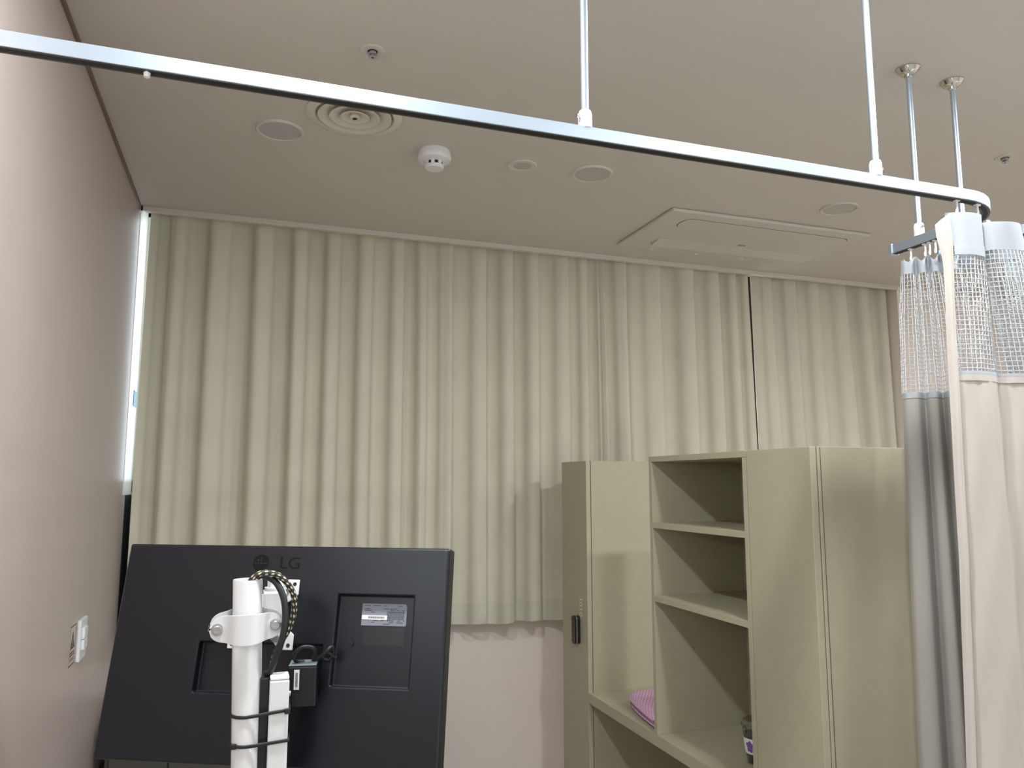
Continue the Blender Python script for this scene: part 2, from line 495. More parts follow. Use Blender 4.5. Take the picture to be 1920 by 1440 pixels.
# round air diffuser
av = thing('air_vent', 'round ceiling air vent with nested ivory rings and a navy centre plug', 'air vent', (0.256, 2.112, CZ))
put('outer_ring', lathe(B(), [(.135, 0), (.135, -.004), (.122, -.009), (.112, -.010), (.106, -.004), (.104, 0)], n=64, cap=False), 'louvre', av, smooth=35)
put('duct', lathe(B(), [(0, -.0005), (.108, -.0005), (.108, 0.0), (0, 0)], n=48), 'louvre', av)
for ro, ri, d in ((.104, .071, .0125), (.0715, .041, .0125), (.0415, .014, .0125)):
    put('louvre_ring', lathe(B(), [(ro - .003, -d + .004), (ro, -d + .001), (ro - .002, -d), (ro - .008, -d + .0008), (ri + .006, -.0035), (ri, -.0012)], n=64, cap=False), 'louvre', av, smooth=50)
put('hub', lathe(B(), [(0.013, 0), (.015, -.011), (.012, -.0135), (0, -.0135)], n=32), 'louvre', av, smooth=35)
put('centre_plug', lathe(B(), [(.0065, -.0132), (.0065, -.0150), (0, -.0152)], n=24), 'blue_dot', av)

# smoke detector
sm = thing('smoke_detector', 'white round smoke detector with dark slots, right of the air vent', 'smoke detector', (0.530, 2.284, CZ))
put('base', lathe(B(), [(.050, 0), (.051, -.010), (.049, -.013)], n=48), 'white_plastic', sm, smooth=35)
put('housing', lathe(B(), [(.049, -.012), (.053, -.014), (.054, -.022), (.050, -.030), (.034, -.035), (.030, -.036)], n=48), 'white_plastic', sm, smooth=35)
put('sensor_core', lathe(B(), [(.0255, -.034), (.0255, -.052), (0, -.052)], n=40), 'dark_hole', sm, smooth=35)
put('sensor_cap', lathe(B(), [(.030, -.047), (.030, -.053), (.026, -.057), (0, -.058)], n=40), 'white_plastic', sm, smooth=35)
for k in range(8):
    a = 2 * math.pi * (k + .5) / 8
    bm = B(); box(bm, -.0055, .0055, -.0022, .0022, -.048, -.034)
    bmesh.ops.transform(bm, matrix=Matrix.Rotation(a + math.pi / 2, 4, 'Z') , verts=bm.verts)
    bmesh.ops.translate(bm, vec=(.0285 * math.cos(a), .0285 * math.sin(a), 0), verts=bm.verts)
    put('slot_rib', bm, 'white_plastic', sm)

# sprinklers
def sprinkler(x, y, label):
    s = thing('sprinkler', label, 'sprinkler', (x, y, CZ), 'recessed ceiling sprinklers')
    put('cover_ring', lathe(B(), [(.0125, 0), (.0125, -.003), (.020, -.0045), (.0285, -.003), (.029, 0)], n=36, cap=False), 'ring', s, smooth=40)
    put('recess', lathe(B(), [(0, -.0006), (.0135, -.0006), (.0135, 0), (0, 0)], n=30), 'dark_hole', s)
    put('head', lathe(B(), [(.0095, 0), (.010, -.008), (.0115, -.009), (.0115, -.012), (.008, -.013), (.0045, -.016), (0, -.016)], n=30), 'silver', s, smooth=35)
    put('deflector', lathe(B(), [(.010, -.017), (.0105, -.0185), (.003, -.0185), (.003, -.017)], n=24), 'silver', s)
    put('bulb', lathe(B(), [(.0025, -.0155), (.0025, -.0175)], n=12), 'dark_hole', s)
sprinkler(0.253, 1.768, 'recessed metal sprinkler head above the curtain track, upper left of the ceiling')
sprinkler(2.284, 1.720, 'recessed metal sprinkler head at the far right beyond the tall rods')

# ceiling cassette air conditioner
ac = thing('air_conditioner', 'flat white ceiling cassette air conditioner with a long inset flap', 'air conditioner', (1.985, 2.70, CZ))
put('panel', box(B(), -.480, .470, -.235, .240, -.014, 0), 'ac', ac, bevel=0.006, segs=3)
fl = put('intake_flap', prism(B(), rounded_rect(.80, .098, .035), -.0165, -.012, lambda u, v, d: (u + .02, v - .122, d)), 'ac', ac, bevel=0.001)
put('flap_gap', prism(B(), rounded_rect(.806, .104, .037), -.0143, -.012, lambda u, v, d: (u + .02, v - .122, d)), 'dark_hole', ac)
bm = B()
v = [(-.36, .075, -.0142), (.445, .075, -.0142), (.445, .150, -.0142), (-.36, .150, -.0142), (-.36, .075, -.0150), (.445, .075, -.0150), (.445, .150, -.026), (-.36, .150, -.026)]
vv = [bm.verts.new(p) for p in v]
for f in ((0, 3, 2, 1), (4, 5, 6, 7), (0, 1, 5, 4), (1, 2, 6, 5), (2, 3, 7, 6), (3, 0, 4, 7)): bm.faces.new([vv[i] for i in f])
put('outlet_vane', bm, 'ac', ac)
for x in (-.317, -.09, .155, .396):
    put('clip', lathe(B(), [(.007, -.0138), (.007, -.017), (0, -.017)], c=(x, .222, 0), n=16), 'white_plastic', ac)
put('badge', box(B(), .012, .05, .045, .055, -.0148, -.0138), 'label_grey', ac)

# ------------------------------------------------------------------ curtain tracks with drop rods
TZ0, TZ1 = 2.130, 2.155
def rod(parent, x, y, z0, r, screw):
    rd = put('drop_rod', lathe(B(), [(r, z0 + .01), (r, CZ - .01)], (x, y, 0), 24), 'alu', parent, smooth=40)
    put('collar', lathe(B(), [(r * 1.75, z0), (r * 1.75, z0 + .026), (r * 1.45, z0 + .032), (r, z0 + .033)], (x, y, 0), 28), 'white_plastic', rd, smooth=40)
    put('flange', lathe(B(), [(r, CZ - .026), (r * 1.4, CZ - .024), (r * 1.6, CZ - .018), (r * 2.6, CZ - .015), (.024, CZ - .009), (.0285, CZ - .003), (.0285, CZ)], (x, y, 0), 40), 'chrome', rd, smooth=35)
    s = Vector(screw).normalized()
    bm = B()
    tube(bm, [Vector((x, y, z0 + .019)) + s * (r * 1.5), Vector((x, y, z0 + .019)) + s * (r * 2.5)], .0022, 10)
    tube(bm, [Vector((x, y, z0 + .019)) + s * (r * 2.4), Vector((x, y, z0 + .019)) + s * (r * 2.9)], .0036, 10)
    put('set_screw', bm, 'silver', rd, smooth=40)
    return rd

def arc(cx, cy, r, a0, a1, n=14):
    return [(cx + r * math.cos(math.radians(a0 + (a1 - a0) * i / n)), cy + r * math.sin(math.radians(a0 + (a1 - a0) * i / n))) for i in range(n + 1)]

R0 = 0.155
def track(name, label, pts, rods, caps):
    t = thing(name, label, 'curtain track', (0, 0, 0))
    put('rail', sweep_rect(B(), pts, .020, TZ0 + .0015, TZ1), 'alu', t, smooth=30, bevel=0.0012)
    put('slot', sweep_rect(B(), pts[:], .009, TZ0 + .0003, TZ0 + .0022), 'dark_hole', t)
    put('lower_lip', sweep_rect(B(), pts, .0185, TZ0 + .0008, TZ0 + .002), 'alu_dark', t)
    for x, y, s in rods: rod(t, x, y, TZ1 - .001, .0068, s)
    for c in caps:
        ec = put('end_cap', box(B(), c[0] - .0125, c[0] + .0125, c[1] - .004, c[1] + .006, TZ0 - .001, TZ1 + .0015), 'alu', t, bevel=0.001)
        put('cap_screw', lathe(B(), [(.0018, 0), (.0018, -.0006)], (c[0], c[1] + .006, (TZ0 + TZ1) / 2), 10, 'Y'), 'dark_hole', ec)
    return t
XE, YE = 1.552, 1.145
path1 = [(XL + .001, YE), (-.1, YE), (.3, YE), (.7, YE), (1.1, YE), (XE - R0, YE)] + arc(XE - R0, YE + R0, R0, -90, 0)[1:] + [(XE, 1.38), (XE, 1.482)]
tr1 = track('curtain_track', 'long curved silver curtain track crossing the picture from the pink wall', path1,
            [(0.530, YE, (-1, -.3, 0)), (1.163, YE, (1, .1, 0)), (XE, 1.405, (-.4, -1, 0))], [(XE, 1.485)])
put('wall_flange', box(B(), XL, XL + .003, YE - .02, YE + .02, TZ0 - .01, TZ1 + .01), 'white_plastic', tr1)
put('stopper', lathe(B(), [(.004, TZ0 - .006), (.005, TZ0 + .001)], (-.155, YE, 0), 12), 'white_plastic', tr1)
XF = 1.712
path2 = [(XF, 1.482), (XF, 1.4), (XF, YE + R0)] + arc(XF + R0, YE + R0, R0, 180, 270)[1:] + [(2.4, YE), (3.2, YE), (XR - .001, YE)]
tr2 = track('curtain_track', 'second silver curtain track at the right edge, its rod behind the curved corner', path2,
            [(XF, 1.416, (1, 0, 0)), (2.6, YE, (1, 0, 0)), (3.6, YE, (1, 0, 0))], [(XF, 1.485)])

# ------------------------------------------------------------------ window curtains
random.seed(4)
def window_curtain(label, xs, tops, first_crest, amp, zb, mat_name='curtain', drift=0.03, fwd=0.0, lead=0.0, tail=0.0):
    """xs: fold positions along the window, alternately crest (towards the room) and trough"""
    yc = 3.19
    tcx = thing('window_curtain', label, 'curtain', ((xs[0] + xs[-1]) / 2, yc, CZ + .06), 'pleated curtains across the window')
    ox, oy, oz = tcx.location
    zt = CZ + .055
    n = len(xs)
    raw = list(xs); xs = list(xs)
    for i in range(1, n - 1):
        sk = max(-.5, min(.9, (raw[i] - .45) * 2.2))
        crest = (i % 2 == 0) == first_crest
        gap = min(raw[i + 1] - raw[i], raw[i] - raw[i - 1])
        xs[i] = raw[i] + (1 if crest else -1) * sk * .30 * gap
    ph = [random.uniform(-1, 1) for _ in range(n)]
    dp = [random.uniform(.75, 1.25) for _ in range(n)]
    gaps = [raw[i + 1] - raw[i] for i in range(n - 1)] + [0]
    def point(s, z):
        # s in fold units
        i = min(int(s), n - 2); f = s - i
        g = (zt - z) / (zt - zb)
        xa = xs[i] + drift * g * tops[i] + .006 * ph[i] * math.sin(3 * g)
        xb = xs[i + 1] + drift * g * tops[i + 1] + .006 * ph[i + 1] * math.sin(3 * g)
        e = f * f * (3 - 2 * f)
        x = xa + (xb - xa) * (f + .10 * math.sin(2 * math.pi * f))
        da = (i + (0 if first_crest else 1)) % 2
        w = xb - xa
        A = min(.072, amp * gaps[i]) * dp[i] * (0.75 + .35 * g)
        y = yc + fwd + A * ((e if da == 0 else 1 - e) - .5) * 1.0
        if i == 0: y += lead * (1 - e)
        if i == n - 2: y += tail * e
        y += .004 * math.sin(9 * x + 2 * z) - .01 * g
        return x, y
    def z_hem(s):
        return zb + .005 * math.sin(s * math.pi + 1.0) + .003 * math.sin(s * 1.7)
    sub = 9
    def sheet(za, zb_, nz, hem=False):
        bm = B(); rows = []
        for k in range(nz + 1):
            row = []
            for q in range((n - 1) * sub + 1):
                s = q / sub
                zz = za + (zb_ - za) * k / nz
                if hem: zz = za + (z_hem(s) - za) * k / nz
                x, y = point(s, zz)
                row.append(bm.verts.new((x - ox, y - oy, zz - oz)))
            rows.append(row)
        for a, b in zip(rows[:-1], rows[1:]):
            for q in range(len(a) - 1):
                bm.faces.new((a[q], b[q], b[q + 1], a[q + 1]))
        return bm
    put('drape', sheet(zt, zb + .085, 26), mat_name, tcx, smooth=True, solid=.0012)
    put('hem', sheet(zb + .085, zb, 4, True), 'curtain_hem', tcx, smooth=True, solid=.0022)
    return tcx
X1 = [-0.385, -0.329, -0.289, -0.213, -0.125, -0.046, 0.041, 0.113, 0.184, 0.248, 0.318, 0.382, 0.452, 0.522, 0.595, 0.638, 0.695, 0.733, 0.793, 0.880, 0.963, 1.010, 1.088, 1.136, 1.198, 1.278, 1.350, 1.412, 1.455, 1.500, 1.548]
window_curtain('wide leftmost window curtain hanging between the pink wall and the first dark seam', X1, [0.2 - abs(i - 14) * .02 for i in range(len(X1))], True, 1.0, 0.962, fwd=.010, tail=.018)
X2 = [1.522, 1.538, 1.572, 1.628, 1.718, 1.807, 1.894, 1.983, 2.070, 2.140, 2.202, 2.261, 2.296, 2.344]
window_curtain('middle window curtain rising above the open shelves', X2, [.3] * len(X2), False, 1.05, 0.962, fwd=-.016)
X3 = [2.373, 2.426, 2.478, 2.540, 2.606, 2.693, 2.761, 2.830, 2.934, 3.015, 3.094, 3.170, 3.235, 3.262]
window_curtain('rightmost window curtain ending at the pink wall on the right', X3, [.3, .6, 1.2, 1.2, 1.2, 1.2, 1.2, 1.3, 1.6, 1.6, 1.2, .6, .2, 0], True, 1.05, 0.962, fwd=.004)

# ------------------------------------------------------------------ privacy curtains
def levels_fn(levels, sub=6):
    zs = [l[0] for l in levels]
    L = [smooth_path([(x, y, 0) for x, y in l[1]], sub) for l in levels]
    m = len(L[0])
    def f(q, z):
        if z >= zs[0]: a, b, t = L[0], L[0], 0
        elif z <= zs[-1]: a, b, t = L[-1], L[-1], 0
        else:
            for k in range(len(zs) - 1):
                if zs[k] >= z >= zs[k + 1]:
                    t = (zs[k] - z) / (zs[k] - zs[k + 1]); a, b = L[k], L[k + 1]; break
        i = min(int(q), m - 2); ff = q - i
        pa = a[i].lerp(a[i + 1], ff); pb = b[i].lerp(b[i + 1], ff)
        p = pa.lerp(pb, t)
        return Vector((p.x, p.y, z))
    return f, m - 1

def cloth_sheet(f, m, z0, z1, nq, nz, o, ztop=None, q0=0.0, q1=None, wrinkle=0.0):
    bm = B(); rows = []; q1 = m if q1 is None else q1
    for k in range(nz + 1):
        row = []
        for i in range(nq + 1):
            q = q0 + (q1 - q0) * i / nq
            zt = z0 + (ztop(q) if ztop else 0)
            z = zt + (z1 - zt) * k / nz
            p = f(q, z) - o
            if wrinkle:
                p += Vector((-.6, -.6, 0)) * wrinkle * (math.sin(q * 1.3 + z * 31) * math.sin(z * 47 + q) * .5 + math.sin(z * 23 - q * .7) * .5)
            row.append(bm.verts.new(p))
        rows.append(row)
    for a, b in zip(rows[:-1], rows[1:]):
        for i in range(nq):
            bm.faces.new((a[i], b[i], b[i + 1], a[i + 1]))
    return bm

def net_sheet(f, m, z0, z1, cell, o, ztop=None, q0=0.0, q1=None, jitter=.0007):
    """woven net: quads at the pitch of the mesh; a wireframe turns each edge into a real cord"""
    q1 = m if q1 is None else q1
    zmid = (z0 + z1) / 2
    S = [0.0]; N = 400; qs = [q0 + (q1 - q0) * i / N for i in range(N + 1)]
    for a, b in zip(qs[:-1], qs[1:]): S.append(S[-1] + (f(b, zmid) - f(a, zmid)).length)
    nq = max(2, round(S[-1] / cell)); nz = max(2, round((z0 - z1) / cell))
    def q_at(s):
        lo = 0
        while lo < N - 1 and S[lo + 1] < s: lo += 1
        d = S[lo + 1] - S[lo]
        return qs[lo] + (qs[lo + 1] - qs[lo]) * ((s - S[lo]) / d if d > 0 else 0)
    rnd = random.Random(11)
    bm = B(); rows = []
    cols = [q_at(S[-1] * i / nq) for i in range(nq + 1)]
    for k in range(nz + 1):
        row = []
        for q in cols:
            zt = z0 + (ztop(q) if ztop else 0)
            z = zt + (z1 - zt) * k / nz
            p = f(q, z) - o
            p += Vector((rnd.uniform(-1, 1), rnd.uniform(-1, 1), rnd.uniform(-1, 1))) * (jitter if 0 < k < nz else 0)
            row.append(bm.verts.new(p))
        rows.append(row)
    for a, b in zip(rows[:-1], rows[1:]):
        for i in range(nq):
            bm.faces.new((a[i], b[i], b[i + 1], a[i + 1]))
    return bm

def put_net(bm, parent, th=.0023):
    n = put('net', bm, 'net', parent)
    w = n.modifiers.new('cords', 'WIREFRAME'); w.thickness = th; w.use_replace = True; w.use_boundary = True; w.use_even_offset = False
    return n

def hook(parent, p, o):
    p = Vector(p) - o
    bm = B()
    tube(bm, smooth_path([p + Vector((0, 0, .030)), p + Vector((0, 0, .012)), p + Vector((.001, .001, .002)), p + Vector((-.004, -.002, -.006)), p + Vector((-.006, -.003, 0)), p + Vector((-.004, -.003, .006))], 5), .0021, 8)
    box(bm, p.x - .006, p.x + .006, p.y - .004, p.y + .004, p.z + .024, p.z + .031)
    return put('hook', bm, 'white_plastic', parent, smooth=50)

# front curtain on the curved corner
pc = thing('privacy_curtain', 'foremost beige privacy curtain with a white net top, hanging at the curved track corner', 'privacy curtain', (1.45, 1.15, 2.10), 'privacy curtains')
O = pc.location.copy()
lv1 = [(2.10, [(1.345, 1.152), (1.385, 1.134), (1.425, 1.136), (1.438, 1.152), (1.452, 1.136), (1.492, 1.122), (1.526, 1.130), (1.538, 1.165), (1.505, 1.185), (1.49, 1.20), (1.53, 1.215), (1.548, 1.19), (1.556, 1.165), (1.585, 1.16)]),
       (1.93, [(1.336, 1.152), (1.378, 1.132), (1.425, 1.136), (1.446, 1.150), (1.468, 1.134), (1.52, 1.120), (1.562, 1.130), (1.575, 1.165), (1.54, 1.185), (1.52, 1.20), (1.57, 1.215), (1.60, 1.19), (1.612, 1.165), (1.635, 1.155)]),
       (1.765, [(1.330, 1.15), (1.372, 1.13), (1.425, 1.136), (1.455, 1.148), (1.485, 1.132), (1.545, 1.118), (1.605, 1.130), (1.62, 1.165), (1.57, 1.185), (1.55, 1.20), (1.60, 1.215), (1.635, 1.20), (1.648, 1.175), (1.662, 1.155)]),
       (0.30, [(1.235, 1.12), (1.300, 1.09), (1.37, 1.10), (1.42, 1.115), (1.47, 1.10), (1.54, 1.09), (1.62, 1.10), (1.655, 1.15), (1.60, 1.19), (1.58, 1.21), (1.62, 1.23), (1.65, 1.21), (1.665, 1.18), (1.67, 1.15)])]
f1, m1 = levels_fn(lv1)
def top1(q):
    return .0 if q < 17 else -.012 if q < 37 else -.03
def band_z(q):
    return 2.035 if q < 16 else 2.026
put('heading_band', cloth_sheet(f1, m1, 2.103, 2.032, 110, 5, O, top1), 'band', pc, smooth=True, solid=.0016)
bm = cloth_sheet(lambda q, z: f1(q, z) + Vector((-.002, -.003, 0)), m1, 2.034, 2.012, 20, 3, O, None, 2, 13)
put('band_patch', bm, 'band', pc, smooth=True, solid=.001)
put_net(net_sheet(f1, m1, 2.032, 1.768, .0098, O), pc)
put('net_hem', cloth_sheet(lambda q, z: f1(q, z) + Vector((-.0008, -.0012, 0)), m1, 1.772, 1.763, 110, 1, O), 'band', pc, smooth=True, solid=.0016)
put('drape', cloth_sheet(f1, m1, 1.765, 0.16, 110, 70, O, None, 0, None, .0035), 'drape', pc, smooth=True, solid=.0015)
put('seam', cloth_sheet(lambda q, z: f1(q, z) + Vector((-.0015, -.0018, 0)), m1, 1.764, 1.752, 110, 1, O), 'drape', pc, smooth=True, solid=.0016)
hemlv = [(2.085, [(1.322, 1.157), (1.331, 1.148), (1.346, 1.143)]),
         (2.055, [(1.321, 1.156), (1.332, 1.145), (1.348, 1.141)]),
         (2.00, [(1.333, 1.154), (1.338, 1.144), (1.346, 1.141)]),
         (1.93, [(1.331, 1.153), (1.335, 1.143), (1.341, 1.140)]),
         (1.80, [(1.325, 1.153), (1.329, 1.142), (1.335, 1.139)]),
         (1.75, [(1.323, 1.152), (1.327, 1.141), (1.334, 1.138)]),
         (1.40, [(1.303, 1.141), (1.307, 1.131), (1.313, 1.129)]),
         (0.30, [(1.227, 1.122), (1.231, 1.113), (1.237, 1.110)])]
fh, mh = levels_fn(hemlv)
put('edge_hem', cloth_sheet(fh, mh, 2.098, 0.16, 10, 80, O, lambda q: -.022 + .022 * q / mh, 0, None, .0012), 'drape', pc, smooth=True, solid=.002)
for p in ((1.372, YE, 2.105), (1.432, YE + .003, 2.103), (1.522, YE + .055, 2.092)):
    hook(pc, p, O)

# curtain on the straight end of the curved track
pb = thing('privacy_curtain', 'gathered privacy curtain with an open net top, hooked under the end of the curved track', 'privacy curtain', (1.55, 1.38, 2.10), 'privacy curtains')
O2 = pb.location.copy()
e1 = Vector((.68, -.73)); tcam = Vector((-.73, -.68)); C2 = Vector((1.55, 1.415))
def AB(l, sh=0.0): return [tuple(C2 + e1 * a + tcam * (b + sh)) for a, b in l]
lv2 = [(2.105, AB([(-.034, .004), (-.026, .014), (-.012, .012), (-.004, -.010), (.004, .010), (.014, .012), (.022, -.010), (.030, .010), (.040, .010), (.048, -.010), (.060, .010), (.080, .010), (.095, -.012), (.12, .01)])),
       (1.95, AB([(-.046, -.002), (-.036, .016), (-.016, .018), (-.003, -.014), (.006, .010), (.020, .014), (.030, -.014), (.040, .010), (.052, .010), (.062, -.012), (.075, .012), (.095, .010), (.110, -.012), (.14, .01)], .006)),
       (1.76, AB([(-.052, -.006), (-.042, .016), (-.018, .020), (-.004, -.012), (.006, .010), (.022, .014), (.034, -.016), (.044, .012), (.058, .012), (.068, -.014), (.084, .012), (.105, .010), (.120, -.012), (.15, .01)], .022)),
       (1.10, AB([(-.064, -.006), (-.054, .020), (-.022, .022), (-.006, -.016), (.006, .012), (.026, .018), (.040, -.018), (.050, .014), (.066, .014), (.078, -.016), (.096, .012), (.118, .010), (.135, -.012), (.165, .01)], .034)),
       (0.30, AB([(-.075, -.01), (-.062, .024), (-.026, .026), (-.006, -.020), (.008, .014), (.030, .020), (.046, -.020), (.058, .016), (.074, .016), (.088, -.018), (.108, .012), (.13, .010), (.15, -.012), (.18, .01)], .05))]
f2, m2 = levels_fn(lv2)
def top2(q):
    return -.009 * (1 - math.cos(q * 2 * math.pi / 18)) - (.010 if q < 4 else 0)
put('heading_band', cloth_sheet(f2, m2, 2.108, 2.060, 110, 4, O2, top2), 'band', pb, smooth=True, solid=.0014)
put_net(net_sheet(f2, m2, 2.060, 1.762, .0100, O2), pb)
put('net_hem', cloth_sheet(lambda q, z: f2(q, z) + Vector((-.0008, -.001, 0)), m2, 1.764, 1.750, 110, 1, O2), 'band', pb, smooth=True, solid=.0018)
put('drape', cloth_sheet(f2, m2, 1.752, 0.16, 110, 30, O2), 'drape_back', pb, smooth=True, solid=.0015)
for a in (-.014, .018, .028, .040, .052):
    hook(pb, (XE, 1.415 - a * 1.35, 2.104), O2)

# curtain at the right edge of the picture
pr = thing('privacy_curtain', 'white net top of the privacy curtain cut by the right edge of the picture', 'privacy curtain', (1.72, 1.18, 2.10), 'privacy curtains')
O3 = pr.location.copy()
def zig(x0, y0, n, dy, a, dx=0): return [(x0 + (a if i % 2 else -a) + dx * i, y0 - dy * i) for i in range(n)]
lv3 = [(2.105, zig(1.722, 1.31, 12, .024, .016, .0015)), (1.76, zig(1.728, 1.30, 12, .027, .022, .003)), (0.3, zig(1.738, 1.30, 12, .030, .03, .004))]
f3, m3 = levels_fn(lv3)
put('heading_band', cloth_sheet(f3, m3, 2.105, 2.045, 100, 3, O3), 'band', pr, smooth=True, solid=.0014)
put_net(net_sheet(f3, m3, 2.045, 1.762, .0100, O3), pr)
put('net_hem', cloth_sheet(f3, m3, 1.764, 1.752, 100, 1, O3), 'band', pr, smooth=True, solid=.002)
put('drape', cloth_sheet(f3, m3, 1.753, 0.16, 100, 24, O3), 'drape_back', pr, smooth=True, solid=.0015)
for y in (1.29, 1.24, 1.19): hook(pr, (XF, y if y > 1.2 else 1.2, 2.103), O3)

# ------------------------------------------------------------------ lockers, desk and shelves
CX = 1.255; CT = 1.6355
def locker(name, label, y0, y1, hinge_near):
    t = thing(name, label, 'locker', (CX + .25, (y0 + y1) / 2, 0))
    ox, oy = CX + .25, (y0 + y1) / 2
    put('carcass', box(B(), CX + .021 - ox, CX + .50 - ox, y0 - oy, y1 - oy, 0, CT), 'olive', t, bevel=0.001)
    d = put('door', box(B(), CX - ox, CX + .0185 - ox, y0 + .0006 - oy, y1 - .0015 - oy, .06, CT - .0005), 'olive', t, bevel=0.0012)
    put('door_gap', box(B(), CX + .018 - ox, CX + .0215 - ox, y0 + .003 - oy, y1 - .004 - oy, .06, CT - .004), 'olive_dark', t)
    return t, d, (ox, oy)
la, da, oa = locker('locker', 'narrow olive locker nearest the window with a black keypad lock', 2.746, 2.990, True)
lb, db, ob = locker('locker', 'large olive locker in front, beside the privacy curtain', 1.484, 1.729, True)
put('side_seam', box(B(), CX + .029 - ob[0], CX + .0305 - ob[0], 1.484 - .0008 - ob[1], 1.484 - ob[1] + .001, .02, CT - .002), 'olive_dark', lb)

# keypad lock on locker door
kx = CX - oa[0]; ky = 2.833 - oa[1]; kz = 0.984
lock = put('keypad_lock', prism(B(), rounded_rect(.036, .106, .014), -.022, 0, lambda u, v, d: (kx + d, ky + u, kz + v)), 'black_deep', la, smooth=40, bevel=.001)
put('silver_rim', prism(B(), rounded_rect(.0385, .1085, .0152), -.0165, -.0125, lambda u, v, d: (kx + d, ky + u, kz + v)), 'silver', lock, smooth=40)
bm = B()
for r in range(6):
    for c in range(2):
        prism(bm, rounded_rect(.0035, .003, .001, 2), -.0228, -.0218, lambda u, v, d: (kx + d, ky + u + (c - .5) * .014, kz + .032 - r * .0125 + v))
put('keys', bm, 'label_grey', lock)
bm = text_bm('1010', .038)
bmesh.ops.transform(bm, matrix=Matrix.Translation((kx - .0006, 2.808 - oa[1], 1.073)) @ Matrix(((0, 0, -1, 0), (0, -1, 0, 0), (-1, 0, 0, 0), (0, 0, 0, 1))) , verts=bm.verts)
put('number_decal', bm, 'gold_print', la)

# desk between the lockers
dk = thing('desk', 'built-in olive desk board running between the two lockers', 'desk', (CX + .25, 2.23, 0))
ox, oy = CX + .25, 2.23
put('desktop', box(B(), CX - ox, CX + .50 - ox, 1.7295 - oy, 2.7455 - oy, .731, .768), 'olive', dk, bevel=.0012)
put('back_panel', box(B(), CX + .48 - ox, CX + .498 - ox, 1.7295 - oy, 2.7455 - oy, 0, .731), 'olive', dk)

# open shelf unit standing on the desk
sh = thing('shelf_unit', 'open olive shelf unit with three compartments standing on the desk', 'shelves', (CX + .175, 2.02, .768))
ox, oy, oz = CX + .175, 2.02, .768
y0, y1, XB = 1.7295, 2.252, CX + .352
put('side_panel', box(B(), CX - ox, XB - ox, y1 - .018 - oy, y1 - oy, 0, CT - oz - .0185), 'olive', sh, bevel=.0008)
put('side_panel', box(B(), CX - ox, XB - ox, y0 + .0005 - oy, y0 + .018 - oy, 0, CT - oz - .0185), 'olive', sh, bevel=.0008)
put('top_panel', box(B(), CX - ox, XB - ox, y0 + .0005 - oy, y1 - oy, CT - oz - .018, CT - oz - .0005), 'olive', sh, bevel=.0008)
for za in (1.405, 1.175):
    put('shelf', box(B(), CX - ox, XB - .012 - ox, y0 + .0185 - oy, y1 - .0185 - oy, za - oz, za + .018 - oz), 'olive', sh, bevel=.0008)
put('back_panel', box(B(), XB - .011 - ox, XB - ox, y0 + .0185 - oy, y1 - .0185 - oy, 0, CT - oz - .019), 'olive', sh)
put('corner_post', box(B(), XB - .045 - ox, XB - .012 - ox, y0 + .0185 - oy, y0 + .030 - oy, .002, 1.174 - oz), 'olive', sh)

# folded pink cloth
fc = thing('folded_cloth', 'folded pink cloth with white polka dots lying on the desk', 'cloth', (1.392, 2.424, .768), rot=(0, 0, math.radians(1)))
def fold_layer(bm, w, d, z, th, skew, rnd0=.82):
    uvl = bm.loops.layers.uv.verify()
    nx, ny = 16, 16; grid = {}
    for side in (0, 1):
        for i in range(nx + 1):
            for j in range(ny + 1):
                u, v = i / nx * 2 - 1, j / ny * 2 - 1
                e = max(abs(u), abs(v))
                edge = math.sqrt(max(0, 1 - max(0, (e - rnd0) / (1 - rnd0)) ** 2))
                zz = z + th / 2 + (th / 2 if side else -th / 2) * edge
                zz += (.006 * (1 - u * u) * (1 - v * v) + .003 * math.sin(4 * u + 2 * v)) * (1 if side else 0.15)
                rc = 1 - .10 * u * u * v * v
                grid[side, i, j] = bm.verts.new((u * rc * w / 2 + skew * v, v * rc * d / 2, zz))
    for side in (0, 1):
        for i in range(nx):
            for j in range(ny):
                q = [grid[side, i, j], grid[side, i + 1, j], grid[side, i + 1, j + 1], grid[side, i, j + 1]]
                f = bm.faces.new(q if side else q[::-1])
                for lp in f.loops:
                    lp[uvl].uv = (lp.vert.co.x * 1.0 + lp.vert.co.z * .9, lp.vert.co.y * 1.0 + lp.vert.co.z * .6)
    for i in range(nx):
        for j in (0, ny):
            q = [grid[0, i, j], grid[0, i + 1, j], grid[1, i + 1, j], grid[1, i, j]]
            f = bm.faces.new(q)
            for lp in f.loops: lp[uvl].uv = (lp.vert.co.x, lp.vert.co.z)
    for j in range(ny):
        for i in (0, nx):
            q = [grid[0, i, j], grid[0, i, j + 1], grid[1, i, j + 1], grid[1, i, j]]
            f = bm.faces.new(q)
            for lp in f.loops: lp[uvl].uv = (lp.vert.co.y, lp.vert.co.z)
    bmesh.ops.recalc_face_normals(bm, faces=bm.faces)
bm = B(); fold_layer(bm, .200, .300, .001, .010, .030)
put('lower_fold', bm, 'dots', fc, smooth=60)
bm = B(); fold_layer(bm, .215, .318, .0115, .036, .034, .70)
put('upper_fold', bm, 'dots', fc, smooth=60)

